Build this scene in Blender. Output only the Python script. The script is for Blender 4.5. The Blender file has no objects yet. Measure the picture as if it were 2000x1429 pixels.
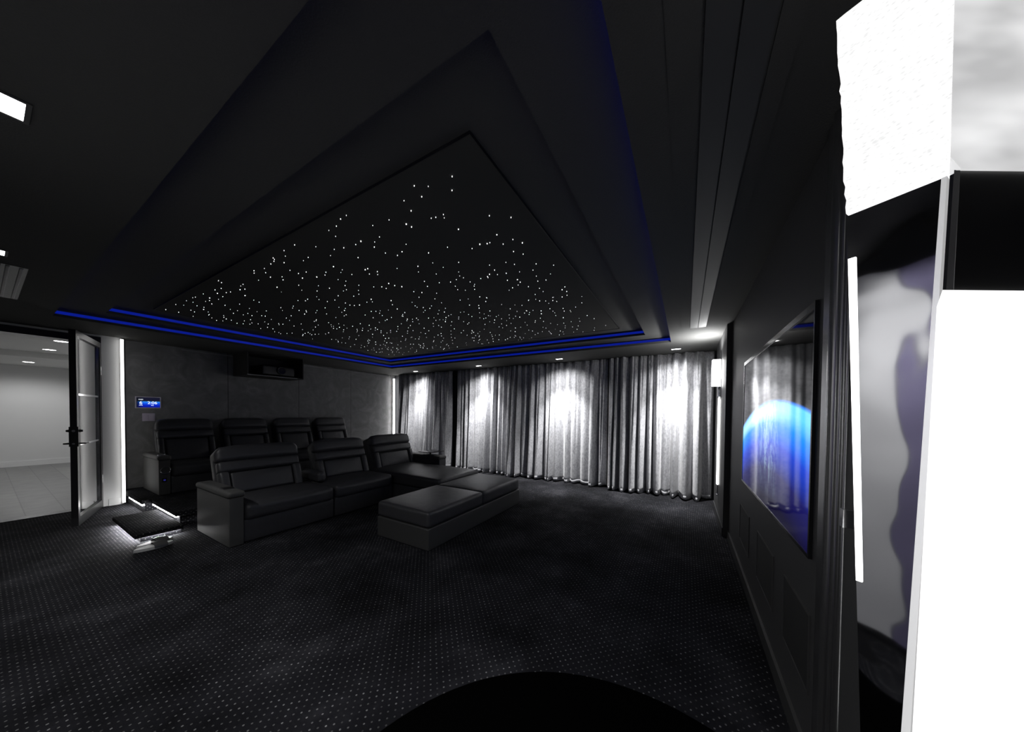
import bpy, bmesh, math, random
from mathutils import Vector, Matrix
import numpy as np
random.seed(7)
C = bpy.context.scene.collection
PI = math.pi
R = math.radians
CAMH = 1.45

# ------------------------------------------------------------------ mesh helper
class MB:
    def __init__(s):
        s.v = []; s.f = []
    def add(s, vs, fs, M=None):
        b = len(s.v)
        if M is not None:
            vs = [tuple(M @ Vector(p)) for p in vs]
        s.v.extend([tuple(p) for p in vs]); s.f.extend([tuple(i + b for i in f) for f in fs])
        return s
    def box(s, x0, x1, y0, y1, z0, z1, M=None):
        vs = [(x, y, z) for z in (z0, z1) for y in (y0, y1) for x in (x0, x1)]
        fs = [(0, 2, 3, 1), (4, 5, 7, 6), (0, 1, 5, 4), (2, 6, 7, 3), (0, 4, 6, 2), (1, 3, 7, 5)]
        return s.add(vs, fs, M)
    def rbox(s, x0, x1, y0, y1, z0, z1, r=.02, puff=None, n=6, M=None, fn=None):
        """box with rounded edges; puff = {'+z': .02, ...} swells a face like a stuffed cushion"""
        c = ((x0 + x1) / 2, (y0 + y1) / 2, (z0 + z1) / 2)
        h = (abs(x1 - x0) / 2, abs(y1 - y0) / 2, abs(z1 - z0) / 2)
        r = min(r, min(h) * .98)
        def ts(hh):
            inner = hh - r
            a = [-hh, -hh + .25 * r, -hh + .6 * r]
            m = [-inner + 2 * inner * i / n for i in range(n + 1)]
            return a + m + [-t for t in reversed(a)]
        T = [ts(hh) for hh in h]
        idx = {}; vs = []; fs = []
        def vid(i, j, k):
            key = (i, j, k)
            if key not in idx:
                p = [T[0][i], T[1][j], T[2][k]]
                u = [p[a] / h[a] for a in range(3)]
                q = [max(-(h[a] - r), min(h[a] - r, p[a])) for a in range(3)]
                d = Vector([p[a] - q[a] for a in range(3)])
                if d.length > 1e-9:
                    d = d.normalized() * r
                o = [q[a] + d[a] for a in range(3)]
                if puff:
                    for kx, am in puff.items():
                        ax = 'xyz'.index(kx[1]); sg = 1 if kx[0] == '+' else -1
                        if u[ax] * sg > .2:
                            e = [b for b in range(3) if b != ax]
                            w = 1
                            for b in e:
                                w *= max(0, 1 - abs(u[b]) ** 3)
                            o[ax] += sg * am * w
                o = [o[a] + c[a] for a in range(3)]
                if fn: o = fn(*o)
                idx[key] = len(vs); vs.append(tuple(o))
            return idx[key]
        N = [len(t) for t in T]
        for ax in range(3):
            b, d = [(1, 2), (2, 0), (0, 1)][ax]
            for side in (0, N[ax] - 1):
                for i in range(N[b] - 1):
                    for j in range(N[d] - 1):
                        def g(ii, jj):
                            k = [0, 0, 0]; k[ax] = side; k[b] = ii; k[d] = jj
                            return vid(*k)
                        q = [g(i, j), g(i + 1, j), g(i + 1, j + 1), g(i, j + 1)]
                        fs.append(tuple(q) if side else tuple(reversed(q)))
        return s.add(vs, fs, M)
    def cyl(s, p0, p1, r0, r1=None, seg=20, caps=True):
        r1 = r0 if r1 is None else r1
        p0 = Vector(p0); p1 = Vector(p1); a = (p1 - p0).normalized()
        u = a.orthogonal().normalized(); w = a.cross(u)
        vs = []; fs = []
        for p, r in ((p0, r0), (p1, r1)):
            for i in range(seg):
                t = 2 * PI * i / seg
                vs.append(tuple(p + u * (r * math.cos(t)) + w * (r * math.sin(t))))
        for i in range(seg):
            j = (i + 1) % seg
            fs.append((i, j, seg + j, seg + i))
        if caps:
            fs.append(tuple(reversed(range(seg)))); fs.append(tuple(range(seg, 2 * seg)))
        return s.add(vs, fs)
    def torus(s, c, axis, R0, r0, seg=32, ring=10):
        a = Vector(axis).normalized(); u = a.orthogonal().normalized(); w = a.cross(u); c = Vector(c)
        vs = []; fs = []
        for i in range(seg):
            t = 2 * PI * i / seg; d = u * math.cos(t) + w * math.sin(t)
            for j in range(ring):
                q = 2 * PI * j / ring
                vs.append(tuple(c + d * (R0 + r0 * math.cos(q)) + a * (r0 * math.sin(q))))
        for i in range(seg):
            for j in range(ring):
                i2 = (i + 1) % seg; j2 = (j + 1) % ring
                fs.append((i * ring + j, i2 * ring + j, i2 * ring + j2, i * ring + j2))
        return s.add(vs, fs)
    def prism(s, poly, z0, z1, M=None):
        n = len(poly)
        vs = [(x, y, z0) for x, y in poly] + [(x, y, z1) for x, y in poly]
        fs = [(i, (i + 1) % n, n + (i + 1) % n, n + i) for i in range(n)]
        fs += [tuple(reversed(range(n))), tuple(range(n, 2 * n))]
        return s.add(vs, fs, M)
    def tube(s, pts, r, seg=10):
        pts = [Vector(p) for p in pts]
        vs = []; fs = []
        for i, p in enumerate(pts):
            d = (pts[min(i + 1, len(pts) - 1)] - pts[max(i - 1, 0)]).normalized()
            u = d.orthogonal().normalized(); w = d.cross(u)
            for k in range(seg):
                t = 2 * PI * k / seg
                vs.append(tuple(p + u * (r * math.cos(t)) + w * (r * math.sin(t))))
        for i in range(len(pts) - 1):
            for k in range(seg):
                k2 = (k + 1) % seg
                fs.append((i * seg + k, i * seg + k2, (i + 1) * seg + k2, (i + 1) * seg + k))
        fs.append(tuple(reversed(range(seg)))); fs.append(tuple(range((len(pts) - 1) * seg, len(pts) * seg)))
        return s.add(vs, fs)
    def build(s, name, m, parent=None, loc=(0, 0, 0), smooth=True, angle=38):
        me = bpy.data.meshes.new(name)
        me.from_pydata(s.v, [], s.f)
        bm = bmesh.new(); bm.from_mesh(me)
        bmesh.ops.recalc_face_normals(bm, faces=bm.faces)
        bm.to_mesh(me); bm.free()
        if smooth:
            me.polygons.foreach_set('use_smooth', [True] * len(me.polygons))
            me.set_sharp_from_angle(angle=R(angle))
        me.materials.append(m)
        o = bpy.data.objects.new(name, me); C.objects.link(o)
        o.location = loc
        if parent: o.parent = parent
        return o

def tag(o, label, cat, group=None, kind=None):
    o['label'] = label; o['category'] = cat
    if group: o['group'] = group
    if kind: o['kind'] = kind
    return o
def thing(name, label, cat, loc=(0, 0, 0), rz=0, group=None):
    o = bpy.data.objects.new(name, None); C.objects.link(o)
    o.empty_display_size = .1
    o.location = loc; o.rotation_euler = (0, 0, rz)
    return tag(o, label, cat, group)
def struct(name, mb, m, **k):
    o = mb.build(name, m, **k); o['kind'] = 'structure'
    return o
def copy_tree(o, parent=None):
    c = o.copy(); C.objects.link(c); c.parent = parent
    for ch in list(o.children): copy_tree(ch, c)
    return c

# ------------------------------------------------------------------ materials
def mat(name, col=(.5, .5, .5), rough=.5, metal=0., emit=None, es=0., spec=.5, bump=None, sheen=0, coat=0):
    m = bpy.data.materials.new(name); m.use_nodes = True
    b = m.node_tree.nodes['Principled BSDF']
    b.inputs['Base Color'].default_value = (*col, 1)
    b.inputs['Roughness'].default_value = rough
    b.inputs['Metallic'].default_value = metal
    b.inputs['Specular IOR Level'].default_value = spec
    if sheen:
        b.inputs['Sheen Weight'].default_value = sheen
        b.inputs['Sheen Roughness'].default_value = .4
    if coat: b.inputs['Coat Weight'].default_value = coat
    if emit:
        b.inputs['Emission Color'].default_value = (*emit, 1)
        b.inputs['Emission Strength'].default_value = es
    if bump:
        nt = m.node_tree
        tc = nt.nodes.new('ShaderNodeTexCoord'); n = nt.nodes.new('ShaderNodeTexNoise')
        n.inputs['Scale'].default_value = bump[0]; n.inputs['Detail'].default_value = bump[2] if len(bump) > 2 else 4
        bp = nt.nodes.new('ShaderNodeBump'); bp.inputs['Strength'].default_value = bump[1]
        bp.inputs['Distance'].default_value = .01
        nt.links.new(tc.outputs['Object'], n.inputs['Vector'])
        nt.links.new(n.outputs['Fac'], bp.inputs['Height']); nt.links.new(bp.outputs['Normal'], b.inputs['Normal'])
    return m
class NT:
    """tiny node-graph helper"""
    def __init__(s, m): s.t = m.node_tree; s.b = s.t.nodes.get('Principled BSDF')
    def n(s, typ, **k):
        x = s.t.nodes.new(typ)
        for a, v in k.items(): setattr(x, a, v)
        return x
    def l(s, a, b): s.t.links.new(a, b)
    def math(s, op, a, b=None, c=None):
        x = s.n('ShaderNodeMath', operation=op)
        for i, v in enumerate((a, b, c)):
            if v is None: continue
            if isinstance(v, (int, float)): x.inputs[i].default_value = v
            else: s.l(v, x.inputs[i])
        return x.outputs[0]
    def ramp(s, fac, stops, interp='LINEAR'):
        r = s.n('ShaderNodeValToRGB'); r.color_ramp.interpolation = interp
        e = r.color_ramp.elements
        while len(e) < len(stops): e.new(.5)
        for x, (p, c) in zip(e, stops):
            x.position = p; x.color = (*c, 1) if len(c) == 3 else c
        s.l(fac, r.inputs[0]); return r.outputs[0]
    def mix(s, fac, a, b):
        x = s.n('ShaderNodeMix', data_type='RGBA')
        s.l(fac, x.inputs[0]) if not isinstance(fac, (int, float)) else setattr(x.inputs[0], 'default_value', fac)
        for i, v in ((6, a), (7, b)):
            if isinstance(v, tuple): x.inputs[i].default_value = (*v, 1)
            else: s.l(v, x.inputs[i])
        return x.outputs[2]

LEATHER = mat('black_leather', (.046, .046, .05), .42, bump=(260, .12, 3))
LEATHER2 = mat('charcoal_leather', (.062, .062, .06), .58, bump=(260, .1, 3))
def creased(m, amt=.25):
    g = NT(m); tc = g.n('ShaderNodeTexCoord'); n = g.n('ShaderNodeTexNoise')
    n.inputs['Scale'].default_value = 9; n.inputs['Detail'].default_value = 6; n.inputs['Distortion'].default_value = .6
    g.l(tc.outputs['Object'], n.inputs['Vector'])
    bp = g.n('ShaderNodeBump'); bp.inputs['Strength'].default_value = amt; bp.inputs['Distance'].default_value = .02
    g.l(n.outputs['Fac'], bp.inputs['Height'])
    old = g.b.inputs['Normal'].links[0].from_socket
    g.l(old, bp.inputs['Normal']); g.l(bp.outputs['Normal'], g.b.inputs['Normal'])
creased(LEATHER)
BLACKPL = mat('black_plastic', (.01, .01, .01), .35)
GLOSSBLK = mat('gloss_black', (.008, .008, .01), .12)
CHROME = mat('chrome', (.8, .8, .82), .12, 1)
STEEL = mat('black_steel', (.012, .012, .013), .3)
CEIL = mat('dark_ceiling_paint', (.07, .07, .068), .85, spec=.15, bump=(160, .25, 3))
WALLTV = mat('charcoal_wall_paint', (.055, .055, .055), .55, spec=.3, bump=(90, .03))
WALLDK = mat('dark_wall', (.03, .03, .032), .8, spec=.2)
WALLJ = mat('pale_wall_paint', (.68, .68, .68), .7, spec=.2, bump=(6, .03))
UNSEENPALE = mat('unseen_pale_grey_panel', (.75, .75, .75), .8, spec=.2)
UNSEENPURP = mat('unseen_purple_grey_panel', (.22, .20, .32), .8, spec=.2)
HALLW = mat('white_paint', (.7, .7, .7), .8, spec=.2)
HALLC = mat('white_ceiling_paint', (.65, .65, .64), .85, spec=.2)
TRIMG = mat('dark_metal_trim', (.05, .05, .05), .25, .6)
TRIMW = mat('white_skirting', (.75, .75, .75), .5)

# carpet
def carpet_mat():
    m = mat('dotted_carpet', (.01, .01, .012), .95, spec=.05, sheen=.0); g = NT(m)
    tc = g.n('ShaderNodeTexCoord')
    geo = g.n('ShaderNodeNewGeometry')
    mp = g.n('ShaderNodeMapping'); mp.inputs['Rotation'].default_value = (0, 0, R(45))
    s = 1 / .0333
    mp.inputs['Scale'].default_value = (s, s, s)
    # choose the two axes lying in the face, so risers carry the dots too
    sx = g.n('ShaderNodeSeparateXYZ'); g.l(geo.outputs['Position'], sx.inputs[0])
    nx = g.n('ShaderNodeSeparateXYZ'); g.l(geo.outputs['True Normal'], nx.inputs[0])
    isx = g.math('GREATER_THAN', g.math('ABSOLUTE', nx.outputs[0]), .7)
    isz = g.math('GREATER_THAN', g.math('ABSOLUTE', nx.outputs[2]), .7)
    u = g.math('ADD', g.math('MULTIPLY', sx.outputs[1], isx), g.math('MULTIPLY', sx.outputs[0], g.math('SUBTRACT', 1, isx)))
    v = g.math('ADD', g.math('MULTIPLY', sx.outputs[1], isz), g.math('MULTIPLY', sx.outputs[2], g.math('SUBTRACT', 1, isz)))
    cb = g.n('ShaderNodeCombineXYZ'); g.l(u, cb.inputs[0]); g.l(v, cb.inputs[1])
    g.l(cb.outputs[0], mp.inputs['Vector'])
    fl = g.n('ShaderNodeVectorMath', operation='FLOOR'); g.l(mp.outputs[0], fl.inputs[0])
    fr = g.n('ShaderNodeVectorMath', operation='FRACTION'); g.l(mp.outputs[0], fr.inputs[0])
    sb = g.n('ShaderNodeVectorMath', operation='SUBTRACT'); g.l(fr.outputs[0], sb.inputs[0]); sb.inputs[1].default_value = (.5, .5, 0)
    ln = g.n('ShaderNodeVectorMath', operation='LENGTH')
    mu = g.n('ShaderNodeVectorMath', operation='MULTIPLY'); g.l(sb.outputs[0], mu.inputs[0]); mu.inputs[1].default_value = (1, 1, 0)
    g.l(mu.outputs[0], ln.inputs[0])
    dot = g.math('LESS_THAN', ln.outputs['Value'], .135)
    wn = g.n('ShaderNodeTexWhiteNoise'); g.l(fl.outputs[0], wn.inputs['Vector'])
    bri = g.math('MULTIPLY_ADD', g.math('POWER', wn.outputs['Value'], 1.6), .7, .3)
    # worn / brushed patches in the pile
    pn = g.n('ShaderNodeTexNoise'); pn.inputs['Scale'].default_value = 1.6; pn.inputs['Detail'].default_value = 5; pn.inputs['Roughness'].default_value = .65
    g.l(geo.outputs['Position'], pn.inputs['Vector'])
    base = g.ramp(pn.outputs['Fac'], [(.35, (.006, .006, .007)), (.55, (.015, .015, .018)), (.72, (.036, .036, .041))])
    pf = g.ramp(pn.outputs['Fac'], [(.3, (.25, .25, .25)), (.7, (1, 1, 1))])
    dotc = g.math('MULTIPLY', bri, .34)
    dc = g.n('ShaderNodeMix', data_type='RGBA'); dc.blend_type = 'MULTIPLY'; dc.inputs[0].default_value = 1
    cc = g.n('ShaderNodeCombineColor'); [g.l(dotc, cc.inputs[i]) for i in range(3)]
    g.l(cc.outputs[0], dc.inputs[6]); g.l(pf, dc.inputs[7])
    g.l(g.mix(dot, base, dc.outputs[2]), g.b.inputs['Base Color'])
    bn = g.n('ShaderNodeTexNoise'); bn.inputs['Scale'].default_value = 350; g.l(geo.outputs['Position'], bn.inputs['Vector'])
    bp = g.n('ShaderNodeBump'); bp.inputs['Strength'].default_value = .5; bp.inputs['Distance'].default_value = .004
    hh = g.math('ADD', bn.outputs['Fac'], g.math('MULTIPLY', dot, .8))
    g.l(hh, bp.inputs['Height']); g.l(bp.outputs['Normal'], g.b.inputs['Normal'])
    return m
CARPET = carpet_mat()

def velvet_mat(name, a, b):
    m = mat(name, a, .75, spec=.25, sheen=.5); g = NT(m)
    geo = g.n('ShaderNodeNewGeometry')
    mp = g.n('ShaderNodeMapping'); mp.inputs['Scale'].default_value = (1, 1, .55); g.l(geo.outputs['Position'], mp.inputs['Vector'])
    n = g.n('ShaderNodeTexNoise'); n.inputs['Scale'].default_value = 42; n.inputs['Detail'].default_value = 6; n.inputs['Roughness'].default_value = .7
    g.l(mp.outputs[0], n.inputs['Vector'])
    n2 = g.n('ShaderNodeTexNoise'); n2.inputs['Scale'].default_value = 9; n2.inputs['Detail'].default_value = 5; n2.inputs['Distortion'].default_value = 1.2
    g.l(mp.outputs[0], n2.inputs['Vector'])
    f = g.math('MULTIPLY_ADD', n.outputs['Fac'], .75, g.math('MULTIPLY', n2.outputs['Fac'], .25))
    g.l(g.ramp(f, [(.36, b), (.56, a)]), g.b.inputs['Base Color'])
    bp = g.n('ShaderNodeBump'); bp.inputs['Strength'].default_value = .4; bp.inputs['Distance'].default_value = .012
    g.l(f, bp.inputs['Height']); g.l(bp.outputs['Normal'], g.b.inputs['Normal'])
    return m
VELVET = velvet_mat('grey_velvet', (.47, .47, .49), (.24, .24, .255))

def plaster_mat():
    m = mat('dark_plaster', (.06, .06, .06), .6, spec=.3); g = NT(m)
    geo = g.n('ShaderNodeNewGeometry')
    n = g.n('ShaderNodeTexNoise'); n.inputs['Scale'].default_value = 3.2; n.inputs['Detail'].default_value = 8; n.inputs['Distortion'].default_value = 1.8; n.inputs['Roughness'].default_value = .6
    g.l(geo.outputs['Position'], n.inputs['Vector'])
    c = g.ramp(n.outputs['Fac'], [(.3, (.15, .15, .148)), (.5, (.19, .19, .19)), (.7, (.25, .25, .248))])
    # fine joints between the plaster panels
    sx = g.n('ShaderNodeSeparateXYZ'); g.l(geo.outputs['Position'], sx.inputs[0])
    j = g.math('LESS_THAN', g.math('ABSOLUTE', g.math('SUBTRACT', g.math('FRACT', g.math('DIVIDE', g.math('SUBTRACT', sx.outputs[0], 1.76), 1.23)), .5)), .0035)
    g.l(g.mix(j, c, (.02, .02, .02)), g.b.inputs['Base Color'])
    bp = g.n('ShaderNodeBump'); bp.inputs['Strength'].default_value = .25; bp.inputs['Distance'].default_value = .01
    g.l(n.outputs['Fac'], bp.inputs['Height']); g.l(bp.outputs['Normal'], g.b.inputs['Normal'])
    return m
PLASTER = plaster_mat()

def tile_mat():
    m = mat('grey_floor_tile', (.3, .3, .3), .45, spec=.4); g = NT(m)
    geo = g.n('ShaderNodeNewGeometry')
    mp = g.n('ShaderNodeMapping'); mp.inputs['Rotation'].default_value = (0, 0, R(90)); g.l(geo.outputs['Position'], mp.inputs['Vector'])
    br = g.n('ShaderNodeTexBrick'); br.inputs['Scale'].default_value = 1
    br.inputs['Brick Width'].default_value = 2.2; br.inputs['Row Height'].default_value = .3; br.inputs['Mortar Size'].default_value = .006
    br.inputs['Color1'].default_value = (.22, .22, .22, 1); br.inputs['Color2'].default_value = (.26, .26, .255, 1); br.inputs['Mortar'].default_value = (.17, .17, .17, 1)
    g.l(mp.outputs[0], br.inputs['Vector'])
    n = g.n('ShaderNodeTexNoise'); n.inputs['Scale'].default_value = 5; n.inputs['Detail'].default_value = 6; g.l(geo.outputs['Position'], n.inputs['Vector'])
    x = g.n('ShaderNodeMix', data_type='RGBA'); x.blend_type = 'MULTIPLY'; x.inputs[0].default_value = .5
    g.l(br.outputs['Color'], x.inputs[6]); g.l(g.ramp(n.outputs['Fac'], [(.3, (.6, .6, .6)), (.7, (1, 1, 1))]), x.inputs[7])
    g.l(x.outputs[2], g.b.inputs['Base Color'])
    return m
TILE = tile_mat()

def emis(name, col, st): return mat(name, (.8, .8, .8), .5, emit=col, es=st)
LEDW = emis('white_led', (1, .99, .97), 4.5)
LEDC = emis('corner_led', (1, .99, 1), 26)
LEDS = emis('step_led', (1, 1, 1), 45)
LEDU = emis('under_step_led', (1, 1, 1), 170)
LEDB = mat('blue_led', (.02, .02, .05), .5, emit=(.003, .022, .62), es=.36)
LEDB2 = mat('blue_led_bright', (.02, .02, .05), .5, emit=(.003, .022, .62), es=2.0)
STAR = emis('star_point', (1, 1, 1), 5.0); STAR.cycles.emission_sampling = 'NONE'
DLE = emis('downlight_lens', (1, 1, 1), 14)
DLS = emis('downlight_lens_small', (1, 1, 1), 5)

# ================================================================== THE SHELL
ZC = 2.52       # soffit
XL, XR = -.45, 6.22
YT = -.46       # TV wall
YB = 7.62       # back wall
YD = 7.45       # door wall
struct('floor', MB().box(XL, XR, -.75, YD + .02, -.06, 0).box(1.08, XR, YD, YB, -.06, 0), CARPET, smooth=False)

# tray ceiling: soffit with two stepped openings; each step = black lip + set-back riser
def ring(mb, outer, inner, z0, z1):
    ox0, ox1, oy0, oy1 = outer; ix0, ix1, iy0, iy1 = inner
    mb.box(ox0, ix0, oy0, oy1, z0, z1); mb.box(ix1, ox1, oy0, oy1, z0, z1)
    mb.box(ix0, ix1, oy0, iy0, z0, z1); mb.box(ix0, ix1, iy1, oy1, z0, z1)
ROOM = (XL - .05, XR + .05, -.8, YB + .05)
O1 = (.44, 5.12, .21, 6.40)
O2 = (.78, 4.87, .54, 6.13)
SET = .035
def grow(o, s): return (o[0] - s, o[1] + s, o[2] - s, o[3] + s)
Z1, Z2 = 2.61, 2.70
mb = MB()
ring(mb, ROOM, O1, ZC, ZC + .032)
ring(mb, ROOM, grow(O1, SET), ZC + .032, Z1)
ring(mb, grow(O1, SET), O2, Z1, Z1 + .032)
ring(mb, grow(O1, SET), grow(O2, SET), Z1 + .032, Z2)
mb.box(O2[0] - .3, O2[1] + .3, O2[2] - .3, O2[3] + .3, Z2, Z2 + .05)
struct('ceiling', mb, CEIL, smooth=False)

struct('wall_back', MB().box(1.09, XR, YB, YB + .12, 0, ZC), PLASTER, smooth=False)
struct('wall_right', MB().box(XR, XR + .1, -.8, YB + .1, 0, ZC), WALLDK, smooth=False)
struct('wall_left', MB().box(XL - .1, XL, -.8, YD + .15, 0, ZC), WALLDK, smooth=False)
struct('wall_tv', MB().box(.3, XR, YT - .12, YT, 0, ZC), WALLTV, smooth=False)
struct('wall_front', MB().box(XL, .3, -.75, -.70, 0, ZC), WALLDK, smooth=False)
# unseen pale and purplish panels, added beside the camera for the mirror to reflect
struct('unseen_panel_pale', MB().box(XL, XL + .02, 0.94, 2.6, .14, 2.3), UNSEENPALE, smooth=False)
struct('unseen_panel_purple', MB().box(XL, XL + .02, -.3, .93, .14, 2.3), UNSEENPURP, smooth=False)
# door wall with its opening
OX0, OX1, OZ = -.30, .90, 2.40
struct('wall_door', MB().box(OX1, 1.085, YD, YD + .17, 0, ZC).box(XL, OX0, YD, YD + .15, 0, ZC).box(OX0, OX1, YD, YD + .15, OZ + .09, ZC), WALLJ, smooth=False)
struct('baseboard_door', MB().box(OX1 + .05, 1.06, YD - .012, YD, 0, .10), WALLJ, smooth=False)
mb = MB()
mb.box(OX0, OX1, YD - .02, YD + .17, OZ, OZ + .09)
mb.box(OX1 - .035, OX1, YD - .01, YD + .17, 0, OZ); mb.box(OX0, OX0 + .04, YD - .02, YD + .17, 0, OZ)
struct('trim_1', mb, STEEL, smooth=False)
struct('trim_2', MB().box(OX0 + .04, OX1 - .035, YD - .01, YD + .17, 0, .008), TRIMG, smooth=False)
# slim cornice along the back wall
struct('trim_3', MB().box(1.75, 2.44, YB - .03, YB, 2.475, 2.492).box(3.42, 6.0, YB - .03, YB, 2.475, 2.492), mat('cornice_grey', (.25, .25, .25), .6), smooth=False)

# hall behind the door
HY = 14.3
struct('floor_hall', MB().box(-2.5, 1.6, YD + .17, HY, -.06, 0), TILE, smooth=False)
struct('wall_hall_back', MB().box(-2.5, 1.6, HY, HY + .1, 0, 2.7), HALLW, smooth=False)
struct('wall_hall_right', MB().box(1.6, 1.7, YD + .25, HY, 0, 2.7), HALLW, smooth=False)
struct('wall_hall_left', MB().box(-2.6, -2.5, YD + .17, HY, 0, 2.7), HALLW, smooth=False)
struct('ceiling_hall', MB().box(-2.5, 1.6, YD + .17, HY, 2.62, 2.72).box(-2.5, 1.6, 11.85, HY, 2.50, 2.62), HALLC, smooth=False)
struct('baseboard_hall', MB().box(-2.5, 1.6, HY - .02, HY, 0, .13), TRIMW, smooth=False)
struct('baseboard_tv', MB().box(1.55, 4.38, YT, YT + .015, 0, .09), mat('skirting_dark', (.05, .05, .05), .4), smooth=False)
# far pilaster of the TV wall and the ribbed moulding at its near end
struct('trim_4', MB().box(4.39, 5.72, YT - .02, -.405, 0, ZC), WALLTV, smooth=False)
struct('baseboard_pilaster', MB().box(4.385, 5.72, -.405, -.395, 0, .10), WALLDK, smooth=False)
mb = MB()
mb.box(1.545, 1.60, YT - .01, YT + .012, 0, ZC)
for k, (xa, rr) in enumerate(((1.515, .020), (1.470, .012), (1.442, .008), (1.42, .008))):
    vs = [(xa + rr * math.cos(t), YT + rr * 1.1 * math.sin(t)) for t in [PI * i / 10 for i in range(11)]]
    mb.prism(vs, 0, ZC)
struct('trim_5', mb, mat('satin_dark_metal', (.35, .35, .35), .25, .9))

# ================================================================== CEILING THINGS
def led_loop(name, op, z0, z1, label, bright=False):
    x0, x1, y0, y1 = grow(op, SET - .012)
    X0, X1, Y0, Y1 = grow(op, SET - .002)
    mb = MB(); ring(mb, (X0, X1, Y0, Y1), (x0, x1, y0, y1), z0, z1)
    o = mb.build(name, LEDB, smooth=False)
    if bright:                       # the run along the television wall is driven harder
        o.data.materials.append(LEDB2)
        for p in o.data.polygons[12:18]: p.material_index = 1
    return tag(o, label, 'led strip', 'blue cove lights of the tray ceiling')
led_loop('cove_light_strip', O1, ZC + .036, Z1 - .018, 'blue cove light strip round the outer, wider step of the tray ceiling', True)
led_loop('cove_light_strip', O2, Z1 + .036, Z2 - .018, 'blue cove light strip round the inner step, next to the star panel')

SPX0, SPX1, SPY0, SPY1, SPZ = 1.10, 4.62, .86, 5.76, 2.682
sp = thing('star_panel', 'black star ceiling panel full of tiny white light points, framed by blue strips', 'star ceiling', ((SPX0 + SPX1) / 2, (SPY0 + SPY1) / 2, SPZ))
cx, cy = (SPX0 + SPX1) / 2, (SPY0 + SPY1) / 2
STARF = mat('black_star_panel', (.055, .055, .052), .9, spec=.1)
MB().box(SPX0 - cx, SPX1 - cx, SPY0 - cy, SPY1 - cy, .004, .017).build('panel', STARF, sp, smooth=False)
mb = MB(); hw, hd = (SPX1 - SPX0) / 2, (SPY1 - SPY0) / 2
ring(mb, (-hw - .006, hw + .006, -hd - .006, hd + .006), (-hw, hw, -hd, hd), 0, .017)
mb.build('edge_frame', mat('panel_edge', (.008, .008, .008), .6), sp, smooth=False)
stars = []
rng = random.Random(3)
while len(stars) < 690:
    x = rng.uniform(SPX0 + .06, SPX1 - .06); y = rng.uniform(SPY0 + .1, SPY1 - .06)
    if any((x - a) ** 2 + (y - b) ** 2 < .0036 for a, b, _ in stars): continue
    r = rng.choice([.0008, .0009, .0010, .0012, .0014, .0016, .0018, .0021, .0029])
    stars.append((x, y, r))
    if rng.random() < .12: stars.append((min(SPX1 - .05, x + rng.uniform(-.07, .07)), min(SPY1 - .05, y + rng.uniform(-.07, .07)), r * .8))
def seen(s): return s[2] ** 2 / (s[0] ** 2 + s[1] ** 2 + 1.5)
stars.sort(key=seen, reverse=True)
def dome(mb, x, y, r):
    k = 8; vs = [(x, y, -.002 - .4 * r)]; fs = []
    for z, rr in ((-.002 - .15 * r, .75 * r), (.0035, r)):
        vs += [(x + rr * math.cos(2 * PI * i / k), y + rr * math.sin(2 * PI * i / k), z) for i in range(k)]
    for i in range(k):
        j = (i + 1) % k
        fs += [(0, 1 + i, 1 + j), (1 + i, 1 + k + i, 1 + k + j, 1 + j)]
    mb.add(vs, fs)
mbs = MB(); dome(mbs, 0, 0, 1.0)
star0 = None
for (x, y, r) in stars[:100]:
    mb = MB()
    if star0 is None:
        dome(mb, 0, 0, r); star0 = mb.build('star_light', STAR, sp); o = star0; r0 = r
    else:
        o = star0.copy(); C.objects.link(o); o.parent = sp; o.scale = (r / r0, r / r0, 1)
    o.location = (x - cx, y - cy, 0)
mb = MB()
for (x, y, r) in stars[100:]: dome(mb, x - cx, y - cy, r)
so = mb.build('star_light_field', STAR, sp); so['kind'] = 'stuff'

def spot(loc, P, ang, blend=.6, aim=(0, 0, -1), size=.04, name='lamp', col=(1, 1, 1)):
    l = bpy.data.lights.new(name, 'SPOT'); l.energy = P; l.spot_size = R(ang); l.spot_blend = blend; l.shadow_soft_size = size; l.color = col
    o = bpy.data.objects.new(name, l); C.objects.link(o); o.location = loc
    o.rotation_euler = Vector(aim).to_track_quat('-Z', 'Y').to_euler()
    return o
def downlight(x, y, z, label, w, d, m, group, shape='rect', name='downlight'):
    t = thing(name, label, 'ceiling light', (x, y, z), 0, group)
    if shape == 'rect':
        mb = MB(); ring(mb, (-w / 2 - .012, w / 2 + .012, -d / 2 - .012, d / 2 + .012), (-w / 2, w / 2, -d / 2, d / 2), -.005, 0)
        mb.build('trim_ring', mat('dl_trim', (.05, .05, .05), .5) if not bpy.data.materials.get('dl_trim') else bpy.data.materials['dl_trim'], t, smooth=False)
        MB().rbox(-w / 2, w / 2, -d / 2, d / 2, -.0035, -.0002, r=.0015, n=2).build('lens', m, t)
    else:
        MB().torus((0, 0, -.001), (0, 0, 1), w / 2 + .008, .007).build('trim_ring', TRIMW, t)
        MB().cyl((0, 0, -.004), (0, 0, 0), w / 2, seg=28).build('lens', m, t)
    return t
CG = 'downlights above the curtain'
dls = [(5.68, .16, 'downlight above the curtain end nearest the television'), (5.70, 2.19, 'second downlight along the curtain from the television wall'),
       (5.72, 4.16, 'third downlight along the curtain from the television wall'), (5.77, 6.25, 'downlight above the short curtain at the far room corner')]
for x, y, lb in dls:
    downlight(x, y, ZC, lb, .06, .13, DLE, CG)
    spot((x - .04, y, ZC - .02), 300 if y > 6 else 430, 72, 1.0, aim=(.13, 0, -1), name='curtain_lamp', size=.03)
    spot((x - .04, y, ZC - .02), 60, 130, .9, aim=(.25, 0, -1), name='curtain_lamp_spill', size=.03)
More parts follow.
